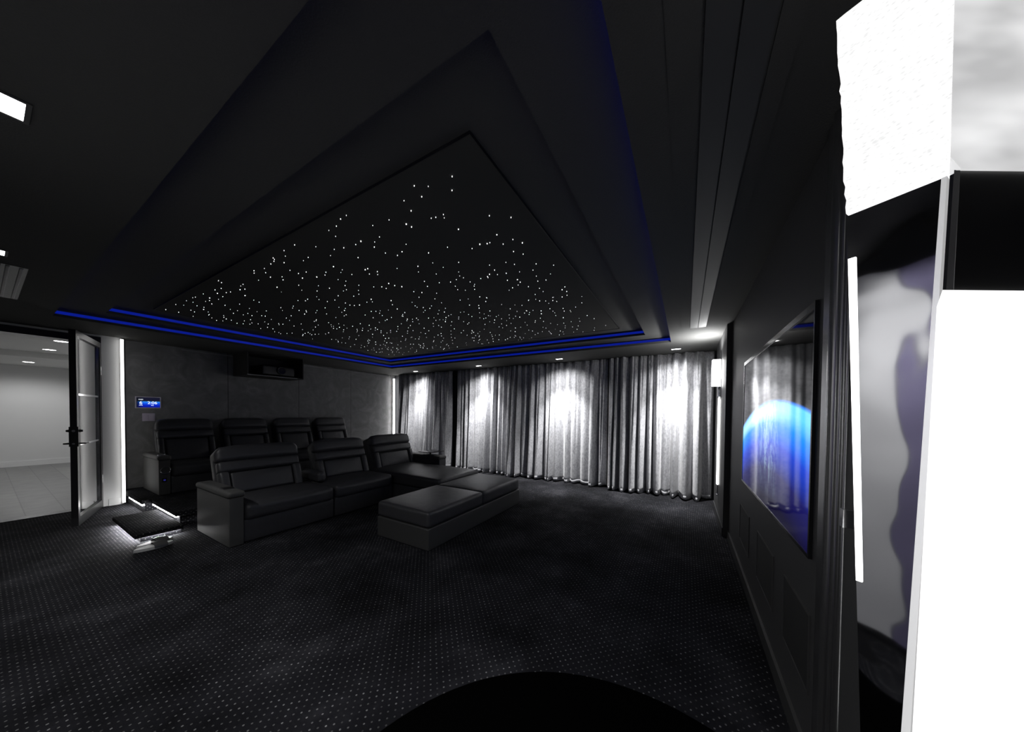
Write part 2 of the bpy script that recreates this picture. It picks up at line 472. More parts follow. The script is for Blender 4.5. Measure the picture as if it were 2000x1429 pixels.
LG = 'bright rectangular ceiling lights over the door side'
for x, y, lb in ((.048, 2.10, 'large bright rectangular ceiling light cut by the left photo edge'), (.056, 4.12, 'small-looking ceiling light next to the slotted air vent')):
    downlight(x, y, ZC, lb, .095, .13, DLS, LG)
    spot((x, y, ZC - .02), 80 if y > 3 else 50, 130, .9, name='aisle_or_added_lamp', size=.06)
spot((.08, .9, ZC - .02), 90, 140, .9, name='aisle_or_added_lamp', size=.06)  # no fixture here; added to light the panels the mirror reflects
for x, y, z, lb in ((.737, 9.52, 2.62, 'round hall downlight nearest the open door'), (.72, 11.1, 2.62, 'second round hall downlight, before the dropped soffit'),
                    (.585, 13.1, 2.50, 'small hall downlight under the dropped soffit at the far wall')):
    downlight(x, y, z, lb, .15, .15, DLE, 'round hall downlights', 'round', 'hall_downlight')
    spot((x, y, z - .03), 48, 165, .5, name='hall_lamp', size=.08)

t = thing('air_vent', 'slotted linear air vent in the ceiling near the door, two pale slots', 'vent', (.15, 5.09, ZC))
for dx in (-.028, .028):
    MB().rbox(dx - .009, dx + .009, -.64, .64, -.008, 0, r=.003, n=2).build('slot_blade', mat('vent_grey', (.3, .3, .3), .45) if not bpy.data.materials.get('vent_grey') else bpy.data.materials['vent_grey'], t)
MB().box(-.055, .055, -.67, .67, -.003, 0).build('backing', BLACKPL, t, smooth=False)

t = thing('screen_slot_cover', 'long dark two-flap ceiling cover of a projection screen slot beside the television wall', 'ceiling panel', (2.45, -.06, ZC))
FLAP = mat('flap_paint', (.05, .05, .05), .55, spec=.3)
MB().box(-1.93, 1.93, -.132, -.052, -.007, 0).build('flap', FLAP, t, smooth=False)
MB().box(-1.93, 1.93, -.046, .034, -.007, 0).build('flap', FLAP, t, smooth=False)
MB().box(-1.95, 1.93, .042, .13, -.004, 0).build('side_frame', CEIL, t, smooth=False)
MB().box(-1.95, 1.95, -.20, -.14, -.004, 0).build('side_frame', CEIL, t, smooth=False)

# ================================================================== VERTICAL LED STRIPS
for x, y, z0, z1, w, lb in ((1.086, YD - .03, .02, 2.50, .03, 'tall white light strip on the wall between the open door and the dark plaster wall'),
                            (6.13, YB - .06, .30, 2.42, .05, 'tall white light strip in the far room corner beside the curtain')):
    t = thing('wall_light_strip', lb, 'light strip', (x, y, z0), 0, 'vertical light strips on the back wall')
    MB().box(-w / 2 + .004, w / 2 - .004, 0, .012, 0, z1 - z0).build('channel', BLACKPL, t, smooth=False)
    MB().rbox(-w / 2, w / 2, -.022, -.0005, .004, z1 - z0 - .004, r=.004, n=2).build('diffuser', LEDC if x > 3 else LEDW, t)

# ================================================================== SEATS
def TR(y, z, a):
    """recline frame: local (x, v up, n front) -> unit space"""
    s, c = math.sin(a), math.cos(a)
    return Matrix(((1, 0, 0, 0), (0, s, -c, y), (0, c, s, z), (0, 0, 0, 1)))
def back(t, x0, x1, yb, zp, ztop, a=R(19), th=.19):
    M = TR(yb, zp, a)
    L = (ztop - zp) / math.cos(a)
    xm, hw = (x0 + x1) / 2, (x1 - x0) / 2
    def shoulder(x, v, n):           # rounded shoulders
        e = max(0, abs(x - xm) / hw - .72) / .28
        return (x, v - .055 * e ** 2.2 * max(0, min(1, (v - (L - .2)) / .2)), n)
    MB().rbox(x0, x1, -.02, L - .01, -th, -.035, r=.05, M=M, fn=shoulder).build('backrest', LEATHER, t)
    MB().rbox(x0 - .006, x1 + .006, L - .205, L + .004, -.10, .052, r=.056, puff={'+z': .012}, M=M, fn=shoulder).build('headrest', LEATHER, t)
    MB().rbox(x0 + .004, x1 - .004, L - .335, L - .200, -.06, .048, r=.035, puff={'+z': .010}, M=M).build('upper_cushion', LEATHER, t)
    b = .105 * (x1 - x0) / .9
    for xa, xb in ((x0 + .002, x0 + b), (x1 - b, x1 - .002)):
        MB().rbox(xa, xb, .0, L - .325, -.06, .055, r=.030, puff={'+z': .008}, M=M).build('side_bolster', LEATHER, t)
    MB().rbox(x0 + b + .006, x1 - b - .006, .03, L - .345, -.06, .036, r=.026, puff={'+z': .014}, M=M).build('lumbar_cushion', LEATHER, t)
def arm(t, x0, x1, y0, y1, zt, m=LEATHER2, name='armrest', cup=False):
    o = MB().rbox(x0, x1, y0, y1, .004, zt - .066, r=.008, n=3).build(name, m, t)
    p = MB().rbox(x0 - .014, x1 + .014, y0 - .012, y1 + .005, zt - .068, zt, r=.028, puff={'+z': .006}).build('arm_pad', LEATHER2, o)
    if cup:
        xm = (x0 + x1) / 2
        MB().torus((xm, y0 + .13, zt + .002), (0, 0, 1), .040, .006).build('cup_holder', CHROME, o)
    return o
def seat(t, x0, x1, D, zc, zb, front=True):
    MB().rbox(x0 + .004, x1 - .004, .035, D - .06, .004, zc - .175, r=.012, n=3).build('base', LEATHER, t)
    MB().rbox(x0 + .005, x1 - .005, 0, D - .26, zc - .19, zc, r=.055, puff={'+z': .018, '-y': .012}).build('seat_cushion', LEATHER, t)
YF = 4.13
FG = 'black leather seats of the front row'
# front row, first seat
t = thing('recliner', 'front-row black leather recliner at the row end beside the carpeted steps, wide grey-lit arm', 'recliner', (1.285, YF, 0), 0, FG)
seat(t, .130, 1.118, .95, .425, 1.0)
back(t, .115, 1.005, .61, .40, 1.0)
a_ = arm(t, 0, .124, -.01, .93, .585)
MB().rbox(.02, .11, .17, .30, .584, .592, r=.003, n=2).build('control_slot', BLACKPL, a_)
# second seat with narrow inner arm
t = thing('recliner', 'middle recliner of the front row, between the row-end recliner and the chaise', 'recliner', (2.41, YF, 0), 0, FG)
seat(t, .004, .945, .95, .43, 1.0)
back(t, .10, .915, .61, .40, 1.0)
MB().rbox(-.035, .075, .36, .86, .43, .575, r=.045, puff={'+z': .01}).build('armrest', LEATHER, t)
# chaise
t = thing('chaise_lounge', 'black leather chaise with a long flat leg rest and a swivel tray, nearest the curtain', 'chaise', (3.365, YF, 0), 0, FG)
MB().rbox(.004, .985, -.96, .90, .004, .26, r=.012, n=3).build('base', LEATHER, t)
MB().rbox(0, .99, -.985, .72, .262, .445, r=.045, puff={'+z': .014}, n=10).build('leg_cushion', LEATHER, t)
back(t, .135, 1.0, .64, .40, 1.01, th=.26)
a_ = arm(t, 1.00, 1.18, -.05, .93, .60, LEATHER)
b_ = MB().cyl((1.10, .28, .598), (1.10, .28, .655), .018).build('tray_post', BLACKPL, t)
MB().rbox(.92, 1.30, .10, .44, .655, .672, r=.007, n=3).build('swivel_tray', GLOSSBLK, t)

# ottoman
t = thing('ottoman', 'long low black leather ottoman with two cushions in front of the chaise', 'ottoman', (3.275, 2.70, 0))
OTB = mat('ottoman_leather', (.045, .045, .045), .55, bump=(260, .1, 3))
MB().rbox(-.985, .985, -.415, .40, .004, .232, r=.012, n=4).build('base', OTB, t)
MB().rbox(-.985, -.003, -.412, .402, .236, .405, r=.034, puff={'+z': .022, '-x': .006, '-y': .006}, n=10).build('cushion', LEATHER, t)
MB().rbox(.003, .985, -.412, .402, .236, .405, r=.034, puff={'+z': .022, '+x': .006, '-y': .006}, n=10).build('cushion', LEATHER, t)

# raised platform and step
PZ = .19
t = thing('seating_platform', 'carpeted raised platform under the back row, its left edge lit by a light strip', 'platform', (1.10, 6.47, 0))
ox, oy = 1.10, 6.47
MB().box(1.225 - ox, 5.55 - ox, 5.42 - oy, 6.5 - oy, 0, .125).box(1.13 - ox, 5.55 - ox, 6.5 - oy, YB - .005 - oy, 0, .125).build('riser', CARPET, t, smooth=False)
def lshape(x, y, a, b): return [(a - ox, 7.61 - oy), (a - ox, 6.47 - oy), (b - ox, 6.47 - oy), (b - ox, 5.40 - oy), (5.57 - ox, 5.40 - oy), (5.57 - ox, 7.61 - oy)]
MB().prism(lshape(0, 0, 1.10, 1.186), .135, PZ).build('carpeted_top', CARPET, t, smooth=False)
MB().box(1.192 - ox, 1.224 - ox, 5.46 - oy, 6.45 - oy, .112, .134).build('edge_light', LEDS, t, smooth=False)
MB().box(1.106 - ox, 1.129 - ox, 6.49 - oy, 7.22 - oy, .112, .134).build('edge_light', LEDS, t, smooth=False)
t = thing('step_block', 'low carpeted step in front of the platform, light glowing under its edge', 'step', (.97, 5.6, 0))
MB().box(-.11, .20, -.47, .53, 0, .05).build('riser', CARPET, t, smooth=False)
MB().rbox(-.16, .21, -.52, .57, .056, .10, r=.008, n=3).build('carpeted_top', CARPET, t)
MB().box(-.130, -.112, -.46, .5, .049, .0555).build('edge_light', LEDU, t, smooth=False)
MB().box(-.10, .19, -.482, -.471, .0495, .0555).build('edge_light', LEDU, t, smooth=False)

# back row
BG = 'black leather recliners of the back row'
YR = 6.63
labels = ['back-row recliner at the row end next to the wall touch panel', 'second back-row recliner counted from the door',
          'third back-row recliner counted from the door', 'back-row recliner at the curtain end with a small tray']
def back_unit(lb, x, w=.80):
    t = thing('recliner', lb, 'recliner', (x, YR, PZ), 0, BG)
    seat(t, .128, w - .003, .86, .43, 1.1)
    back(t, .10, w - .02, .49, .40, 1.10)
    arm(t, .004, .120, 0, .84, .575, cup=True)
    return t
proto = back_unit(labels[0], 1.285)
units = [proto]
for k in range(1, 4):
    c = copy_tree(proto); c.location = (1.285 + .803 * k, YR, PZ); c['label'] = labels[k]; units.append(c)
a0 = [c for c in proto.children if c.name.startswith('armrest')][0]
MB().torus((.07, -.010, .36), (0, 1, 0), .050, .005).build('cup_ring', CHROME, a0)
o = MB().rbox(.035, .085, -.006, .001, .19, .25, r=.003, n=2).build('control_button', BLACKPL, a0)
MB().torus((.06, -.007, .22), (0, 1, 0), .009, .0025, 16, 6).build('button_light', mat('button_blue', (.05, .05, .2), .4, emit=(.1, .1, 1), es=.25), o)
u3 = units[3]
arm(u3, .805, .92, 0, .84, .575, LEATHER)
MB().cyl((.05, .20, .57), (.05, .20, .64), .014).build('tray_post', BLACKPL, u3)
MB().rbox(.0, .36, .06, .34, .64, .654, r=.006, n=3).build('swivel_tray', GLOSSBLK, u3)
for u in (units[1], units[2]):
    MB().rbox(-.02, .17, .30, .50, .58, .588, r=.003, n=2).build('arm_tray', GLOSSBLK, u)

# ================================================================== SANDALS
SOLE = mat('pale_sole', (.45, .45, .45), .6); STRAP = mat('dark_strap', (.05, .05, .05), .35)
def outline(k=28, L=.275):
    pts = []
    for i in range(k):
        a = 2 * PI * i / k; c, s = math.cos(a), math.sin(a)
        w = .048 + .007 * c - .006 * math.cos(2 * a)
        pts.append((c * L / 2, s * w))
    return pts
def sandal(lb, loc, rz):
    t = thing('sandal', lb, 'sandal', loc, rz, 'slide sandals on the carpet')
    MB().prism([(x * 1.02, y * 1.05) for x, y in outline()], .002, .018).build('outsole', SOLE, t)
    MB().prism(outline(), .0185, .030).build('footbed', SOLE, t)
    mb = MB(); vs = []; fs = []; n = 14
    for i, xx in enumerate((-.01, .02, .055, .085)):
        for j in range(n + 1):
            a = PI * j / n
            for rr in (0, .006):
                vs.append((xx, (.056 + rr) * math.cos(a), .012 + (.050 + rr - .012 * abs(i - 1.2) / 2) * math.sin(a)))
    st = 2 * (n + 1)
    for i in range(3):
        for j in range(n):
            a, b = i * st + 2 * j, (i + 1) * st + 2 * j
            fs += [(a, a + 2, b + 2, b), (a + 1, b + 1, b + 3, a + 3)]
    for i in (0, 3):
        for j in range(n):
            a = i * st + 2 * j; fs.append((a, a + 1, a + 3, a + 2))
    for j in (0, n):
        for i in range(3):
            a, b = i * st + 2 * j, (i + 1) * st + 2 * j; fs.append((a, b, b + 1, a + 1))
    mb.add(vs, fs).build('strap', STRAP, t)
    return t
sandal('pale slide sandal with a dark strap, the one farther from the step', (.895, 4.80, 0), R(4))
sandal('pale slide sandal with a dark strap, half hidden close to the lit step', (.93, 4.935, 0), R(14))

# ================================================================== BACK WALL THINGS
yw = YB - .001
t = thing('wall_touch_panel', 'small wall touch panel showing the time 2:06 above the light switch', 'touch panel', (1.375, yw, 1.462))
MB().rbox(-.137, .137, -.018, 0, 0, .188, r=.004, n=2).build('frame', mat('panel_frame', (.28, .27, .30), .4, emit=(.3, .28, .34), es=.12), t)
def screen_mat():
    m = mat('touch_screen', (.01, .01, .02), .3); g = NT(m)
    tc = g.n('ShaderNodeTexCoord'); sx = g.n('ShaderNodeSeparateXYZ'); g.l(tc.outputs['Object'], sx.inputs[0])
    v = g.math('DIVIDE', sx.outputs[2], .188)
    u = g.math('MULTIPLY_ADD', sx.outputs[0], 3.6, .5)
    c = g.ramp(v, [(.10, (.0, .005, .30)), (.30, (.0, .02, .6)), (.50, (.01, .15, .9)), (.565, (.03, .33, 1)), (.60, (.006, .006, .02)), (1, (.006, .006, .02))])
    fade = g.math('SMOOTH_MIN', g.math('MULTIPLY', g.math('SUBTRACT', u, .07), 4), 1, .1)
    fade = g.math('MAXIMUM', fade, .04)
    g.l(c, g.b.inputs['Emission Color']); g.l(fade, g.b.inputs['Emission Strength'])
    return m
MB().box(-.125, .125, -.0205, -.0182, .013, .175).build('screen', screen_mat(), t, smooth=False)
TXT = emis('screen_text', (.85, .93, 1), 1.2); TXT.cycles.emission_sampling = 'NONE'
def text(body, size, x, z, y, parent, name='lettering', m=TXT, bold=.0):
    cu = bpy.data.curves.new(name, 'FONT'); cu.body = body; cu.size = size; cu.align_x = 'CENTER'; cu.align_y = 'CENTER'; cu.extrude = .0008; cu.offset = bold
    o = bpy.data.objects.new(name + '_src', cu); C.objects.link(o)
    bpy.context.view_layer.update()
    me = bpy.data.meshes.new_from_object(o.evaluated_get(bpy.context.evaluated_depsgraph_get()))
    C.objects.unlink(o); bpy.data.objects.remove(o)
    me.materials.append(m)
    r = bpy.data.objects.new(name, me); C.objects.link(r); r.parent = parent
    r.location = (x, y, z); r.rotation_euler = (PI / 2, 0, 0)
    return r
text('6', .068, -.080, .087, -.0222, t, 'date_numeral')
text('WED', .022, -.080, .139, -.0222, t, 'day_lettering')
text('APR', .022, -.080, .048, -.0222, t, 'month_lettering')
text('2:06', .062, .042, .087, -.0222, t, 'time_numeral')
text('PM', .022, .042, .046, -.0222, t, 'time_lettering')
t = thing('light_switch', 'double rocker light switch below the touch panel', 'light switch', (1.378, yw, 1.252))
SW = mat('switch_plate', (.5, .45, .55), .4)
MB().rbox(-.068, .068, -.012, 0, 0, .128, r=.004, n=2).build('plate', SW, t)
for xa in (-.031, .031):
    MB().rbox(xa - .024, xa + .024, -.018, -.0122, .022, .106, r=.003, n=2).build('rocker', SW, t)

# projector hung under the ceiling at the back wall, in a dark open housing
t = thing('projector_housing', 'dark box housing hung from the ceiling on the back wall above the seats', 'housing', (2.925, 7.30, 2.10))
HB = mat('housing_paint', (.028, .028, .026), .7)
mb = MB(); w, d, h = .475, .31, ZC - 2.10
MB().box(-w, w, -d, d, 0, .018).build('shelf', HB, t, smooth=False)
MB().box(-w, -w + .018, -d, d, .019, h - .003).build('side_panel', HB, t, smooth=False)
MB().box(w - .018, w, -d, d, .019, h - .003).build('side_panel', HB, t, smooth=False)
MB().box(-w + .019, w - .019, d - .02, d, .019, h - .003).build('rear_panel', HB, t, smooth=False)
MB().box(-w, w - .12, -d - .004, -d - .001, 0, .012).build('edge_trim', mat('edge_grey', (.3, .3, .3), .5), t, smooth=False)
t = thing('projector', 'black projector with a round lens sitting inside the ceiling housing', 'projector', (2.97, 7.22, 2.119))
PJ = mat('projector_black', (.006, .006, .006), .35)
MB().rbox(-.28, .28, -.20, .22, .012, .21, r=.03).build('body', PJ, t)
for xa in (-.2, .2): MB().cyl((xa, 0, 0), (xa, 0, .014), .02).build('foot', PJ, t)
l_ = MB().cyl((.03, -.235, .115), (.03, -.19, .115), .075, .08, 32).build('lens_barrel', BLACKPL, t)
MB().torus((.03, -.237, .115), (0, 1, 0), .066, .006).build('lens_ring', TRIMG, l_)
MB().cyl((.03, -.2385, .115), (.03, -.236, .115), .058, seg=28).build('lens', GLOSSBLK, l_)

# ================================================================== CURTAINS
def curtain(name, y0, y1, x, seed, label, zt=ZC - .004, zb=.022, amp=.165, wl=.14):
    rg = random.Random(seed)
    L = y1 - y0
    # fold boundaries of uneven width
    fb = [0.0]
    while fb[-1] < L: fb.append(fb[-1] + wl * rg.uniform(.55, 1.55))
    sc = L / fb[-1]; fb = [f * sc for f in fb]
    am = [rg.choice((.4, .7, .9, 1.05, 1.2, 1.3)) for _ in fb]; sk = [rg.uniform(.3, .7) for _ in fb]
    lean = [rg.uniform(-.05, .05) for _ in fb]; zst = [rg.uniform(.25, .95) for _ in fb]
    per = 16
    rows = 26
    vs = []; fs = []; cols = 0
    prof = []
    for k in range(len(fb) - 1):
        for i in range(per):
            prof.append((k, i / per))
    prof.append((len(fb) - 2, 1.0))
    cols = len(prof)
    for r in range(rows + 1):
        v = r / rows                 # 0 top .. 1 bottom
        z = zt + (zb - zt) * v
        for (k, u) in prof:
            uu = u + (sk[k] - .5) * .8 * u * (1 - u) * 2
            g = math.sin(PI * u)
            sgn = -1
            depth = amp * am[k] * (.55 + .75 * v)
            # shallow pinch pleats at the top melt into broad folds below
            wav = (abs(math.sin(PI * uu)) ** 1.25)
            sub = .22 * math.sin(3 * PI * u + k) * max(0, 1 - v * 1.8) * g
            cr = -.45 * math.exp(-((u - .5 - lean[k] * 3) / .10) ** 2) * max(0, min(1, (zst[k] - v) * 3))
            ya = fb[k] + (fb[k + 1] - fb[k]) * u
            big = (.030 * math.sin(ya * 7.1 + seed) + .030 * math.sin(ya * 14.7 + 2 * seed)) * (.25 + .75 * v)
            dx = sgn * depth * (wav + sub + cr * g) - big
            yy = ya + lean[k] * v * g * .5
            wob = .006 * math.sin(v * 9 + k * 1.7) * g
            zz = z + (.012 * math.sin(k * 2.3 + u * 5) if r == rows else 0)
            vs.append((x + dx + wob, y0 + yy, zz))
    for r in range(rows):
        for c in range(cols - 1):
            a = r * cols + c
            fs.append((a, a + 1, a + cols + 1, a + cols))
    me_mb = MB().add(vs, fs)
    t = thing(name, label, 'curtain', (x, (y0 + y1) / 2, 0), 0, 'grey velvet curtains along the right wall')
    o = me_mb.build('drape', VELVET, t, loc=(-x, -(y0 + y1) / 2, 0), angle=180)
    sm = o.modifiers.new('thickness', 'SOLIDIFY'); sm.thickness = .004
    # stitched hem along the bottom edge
    hem = []
    hv = []; hf = []
    for c, (k, u) in enumerate(prof):
        p = vs[rows * cols + c]; q = vs[(rows - 1) * cols + c]
        hv += [(p[0] - .004, p[1], p[2] + .001), (q[0] + (p[0] - q[0]) * .35 - .004, p[1], p[2] + .06)]
    for c in range(cols - 1): hf.append((2 * c, 2 * c + 2, 2 * c + 3, 2 * c + 1))
    h = MB().add(hv, hf).build('hem', VELVET, t, loc=(-x, -(y0 + y1) / 2, 0), angle=180)
    sm = h.modifiers.new('thickness', 'SOLIDIFY'); sm.thickness = .002
    MB().cyl((.02, -(y1 - y0) / 2, ZC - .012), (.02, (y1 - y0) / 2, ZC - .012), .008, seg=10).build('track', BLACKPL, t)
    return t
curtain('curtain', -.395, 1.32, 6.14, 11, 'grey velvet curtain nearest the television, its end beside the lit wall sconce')
curtain('curtain', 1.345, 5.13, 6.15, 5, 'widest grey velvet curtain, brightly lit behind the ottoman')
curtain('curtain', 5.30, 7.28, 6.15, 23, 'short grey velvet curtain in the far corner behind the chaise')

# ================================================================== TV
def tv_mat():
    m = mat('tv_screen', (.003, .003, .004), .04, spec=.4); g = NT(m)
    geo = g.n('ShaderNodeTexCoord'); sx = g.n('ShaderNodeSeparateXYZ'); g.l(geo.outputs['Object'], sx.inputs[0])
    X = sx.outputs[0]; Z = sx.outputs[2]     # object origin at the screen centre
    dx = g.math('ADD', X, .20); dz = g.math('ADD', Z, 2.85)
    rr = g.math('SQRT', g.math('ADD', g.math('MULTIPLY', dx, dx), g.math('MULTIPLY', dz, dz)))
    d = g.math('SUBTRACT', 3.0, rr)          # depth inside the planet's limb
    col = g.ramp(g.math('MULTIPLY_ADD', d, 1 / .8, .1),
                 [(.085, (0, 0, 0)), (.10, (.02, .22, .9)), (.115, (.12, .62, 1.0)), (.17, (.10, .60, 1.0)), (.27, (.0, .25, 1.0)), (.42, (.003, .045, .56)), (.62, (.009, .008, .10)), (.85, (.004, .003, .02))])
    mp = g.n('ShaderNodeMapping'); mp.inputs['Scale'].default_value = (9, 1, 4); g.l(geo.outputs['Object'], mp.inputs['Vector'])
    n = g.n('ShaderNodeTexNoise'); n.inputs['Scale'].default_value = 1.6; n.inputs['Detail'].default_value = 9; n.inputs['Roughness'].default_value = .72; n.inputs['Distortion'].default_value = .7
    g.l(mp.outputs[0], n.inputs['Vector'])
    # bright cloud band running down from the limb towards the far side
    bx = g.math('ABSOLUTE', g.math('SUBTRACT', X, -.06))
    band = g.math('MAXIMUM', 0, g.math('SUBTRACT', 1, g.math('MULTIPLY', bx, 3.0)))
    inside = g.math('GREATER_THAN', d, .012)
    low = g.math('MAXIMUM', 0, g.math('SUBTRACT', 1, g.math('MULTIPLY', d, 1.7)))
    cl = g.math('MULTIPLY', g.math('MULTIPLY', g.ramp(n.outputs['Fac'], [(.45, (0, 0, 0)), (.64, (1, 1, 1))]), band), g.math('MULTIPLY', inside, low))
    hz = g.math('MULTIPLY', g.math('MAXIMUM', 0, g.math('SUBTRACT', 1, g.math('MULTIPLY', g.math('ABSOLUTE', g.math('SUBTRACT', d, .05)), 14))), g.math('MAXIMUM', 0, g.math('SUBTRACT', 1, g.math('MULTIPLY', g.math('ABSOLUTE', g.math('SUBTRACT', X, .30)), 1.0))))
    tot = g.math('MINIMUM', 1, g.math('ADD', cl, g.math('MULTIPLY', hz, 1.1)))
    g.l(g.mix(tot, col, (.62, .93, 1.0)), g.b.inputs['Emission Color'])
    g.b.inputs['Emission Strength'].default_value = 1.2; g.b.inputs['IOR'].default_value = 1.3
    return m
TX0, TX1, TZ0, TZ1 = 1.70, 3.40, .875, 1.888
tcx, tcz = (TX0 + TX1) / 2, (TZ0 + TZ1) / 2
t = thing('wall_mounted_tv', 'large wall-mounted television showing a glowing blue planet', 'television', (tcx, YT + .001, TZ0))
w, h = (TX1 - TX0) / 2, TZ1 - TZ0
mb = MB()
mb.box(-w - .014, w + .014, 0, .012, -.014, -.0005).box(-w - .014, w + .014, 0, .012, h + .0005, h + .030)  # top bar thickened to stand in for the recess's dark shadow gap
mb.box(-w - .014, -w - .0005, 0, .012, -.0005, h + .0005).box(w + .0005, w + .014, 0, .012, -.0005, h + .0005)
mb.build('bezel', mat('bezel', (.015, .015, .016), .18), t, smooth=False)
MB().box(-w, w, .0005, .009, -h / 2, h / 2).build('screen', tv_mat(), t, loc=(0, 0, h / 2), smooth=False)
GRIL = mat('speaker_grille', (.014, .014, .014), .7)
for x0, x1, lb in ((3.06, 3.52, 'flush dark speaker grille low in the wall, at the far end under the television'), (2.28, 2.74, 'flush dark speaker grille low in the wall, middle of the three under the television'),
                   (1.68, 2.06, 'flush dark speaker grille low in the wall, under the near end of the television')):
    t = thing('speaker_grille', lb, 'speaker', ((x0 + x1) / 2, YT, .30), 0, 'in-wall speakers under the television')
    w = (x1 - x0) / 2
    mb = MB(); mb.box(-w, w, 0, .006, 0, .008).box(-w, w, 0, .006, .322, .33).box(-w, -w + .008, 0, .006, .008, .322).box(w - .008, w, 0, .006, .008, .322)
    mb.build('frame', WALLTV, t, smooth=False)
    MB().box(-w + .009, w - .009, 0, .003, .009, .321).build('grille_cloth', GRIL, t, smooth=False)

# ================================================================== SCONCES
def crystal_mat():
    m = mat('lit_bubble_crystal', (.1, .1, .1), .3); g = NT(m)
    tc = g.n('ShaderNodeTexCoord'); n = g.n('ShaderNodeTexVoronoi'); n.inputs['Scale'].default_value = 95
    mp = g.n('ShaderNodeMapping'); mp.inputs['Scale'].default_value = (1, 1, 1.8); g.l(tc.outputs['Object'], mp.inputs['Vector']); g.l(mp.outputs[0], n.inputs['Vector'])
    n2 = g.n('ShaderNodeTexNoise'); n2.inputs['Scale'].default_value = 26; g.l(tc.outputs['Object'], n2.inputs['Vector'])
    v = g.math('MULTIPLY', n.outputs['Distance'], n2.outputs['Fac'])
    g.l(g.ramp(v, [(.0, (.72, .72, .72)), (.22, (1, 1, 1))]), g.b.inputs['Emission Color'])
    g.b.inputs['Emission Strength'].default_value = 1.08
    bp = g.n('ShaderNodeBump'); bp.inputs['Strength'].default_value = .8; bp.inputs['Distance'].default_value = .006
    g.l(n.outputs['Distance'], bp.inputs['Height']); g.l(bp.outputs['Normal'], g.b.inputs['Normal'])
    return m
CRYS = crystal_mat()
CRYSFAR = emis('lit_crystal_far', (1, 1, 1), 14)
SG = 'crystal wall sconces of the television wall'
# far one, on the pilaster beside the curtain end
t = thing('wall_sconce', 'tall chrome wall sconce with a glowing crystal block beside the curtain end', 'wall sconce', (5.0, -.40, .30), 0, SG)
MB().rbox(-.06, .06, .003, .10, 1.54, 1.895, r=.008, n=3).build('crystal_block', CRYSFAR, t)
MB().box(-.05, .05, -.004, .002, 1.36, 2.02).build('back_plate', CHROME, t, smooth=False)
MB().rbox(-.045, .045, -.002, .030, 1.39, 1.535, r=.006, n=2).build('bracket', CHROME, t)
MB().rbox(-.035, .035, .0, .022, .20, 1.38, r=.005, n=2).build('light_tube', LEDW, t)
MB().rbox(-.055, .055, -.003, .026, .06, .075, r=.004, n=2).build('end_ring', CHROME, t)
MB().cyl((0, .008, .076), (0, .008, .199), .008).build('rod', CHROME, t)

spot((4.92, -.23, 2.22), 60, 160, .8, aim=(0, .3, 1), name='sconce_uplight', size=.04)
# near one: mirrored pylon carrying a crystal block, seen close to the camera
A = Vector((.942, -.30, 0)); B = Vector((.879, -.395, 0))
dv = (B - A).normalized(); nv = Vector((-dv.y, dv.x, 0))       # nv points away from the camera side?
if nv.dot(A) < 0: nv = -nv
def PF(s, n, z): p = A + dv * s + nv * n; return (p.x, p.y, z)
def slab(rows, n0, n1):
    """rows: (z, s_left, s_right) bottom to top"""
    mb = MB(); vs = []; fs = []
    for z, a, b in rows: vs += [PF(a, n0, z), PF(b, n0, z), PF(b, n1, z), PF(a, n1, z)]
    for i in range(len(rows) - 1):
        q = 4 * i
        for k in range(4): fs.append((q + k, q + (k + 1) % 4, q + 4 + (k + 1) % 4, q + 4 + k))
    fs += [(3, 2, 1, 0), tuple(4 * (len(rows) - 1) + k for k in range(4))]
    return mb.add(vs, fs)
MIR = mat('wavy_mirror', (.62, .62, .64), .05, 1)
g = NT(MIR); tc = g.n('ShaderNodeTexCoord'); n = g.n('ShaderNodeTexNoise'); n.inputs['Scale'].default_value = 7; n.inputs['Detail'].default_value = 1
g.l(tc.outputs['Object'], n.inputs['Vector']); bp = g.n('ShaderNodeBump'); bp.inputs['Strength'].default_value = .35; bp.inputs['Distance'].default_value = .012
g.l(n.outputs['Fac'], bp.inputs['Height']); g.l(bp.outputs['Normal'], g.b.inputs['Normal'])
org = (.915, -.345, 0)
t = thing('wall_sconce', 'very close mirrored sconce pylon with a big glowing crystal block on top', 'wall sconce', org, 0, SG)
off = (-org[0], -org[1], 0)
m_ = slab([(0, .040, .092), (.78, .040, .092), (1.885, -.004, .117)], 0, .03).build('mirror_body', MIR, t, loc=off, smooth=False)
slab([(1.10, .0275, .0365), (1.79, .001, .0125)], -.003, -.0005).build('light_tube', LEDW, t, loc=off, smooth=False)  # no real tube here; glowing strip added as the lower panel's mirror reflection
mb = MB()
rg = random.Random(2); vs = []; fs = []
NR, NS = 30, 12
for f in (0, 1):
    for i in range(NR + 1):
        z = 1.889 + .435 * i / NR; w0 = -.0035 - .024 * i / NR; w1 = .1205 + .03 * i / NR
        for k in range(NS + 1):
            s = w0 + (w1 - w0) * k / NS
            e = .0018 * rg.uniform(-1, 1) if 0 < i < NR else 0
            s += e if k in (0, NS) else 0
            vs.append(PF(s, -.006 + .0012 * rg.uniform(-1, 1) if f == 0 else .045, z))
st = (NR + 1) * (NS + 1)
for i in range(NR):
    for k in range(NS):
        a = i * (NS + 1) + k; b = a + NS + 1
        fs += [(a, a + 1, b + 1, b), (st + a, st + b, st + b + 1, st + a + 1)]
    for k in (0, NS):
        a = i * (NS + 1) + k; b = a + NS + 1; fs.append((a, b, st + b, st + a))
for i in (0, NR):
    for k in range(NS):
        a = i * (NS + 1) + k; fs.append((a, st + a, st + a + 1, a + 1))
mb.add(vs, fs).build('crystal_block', CRYS, t, loc=off)
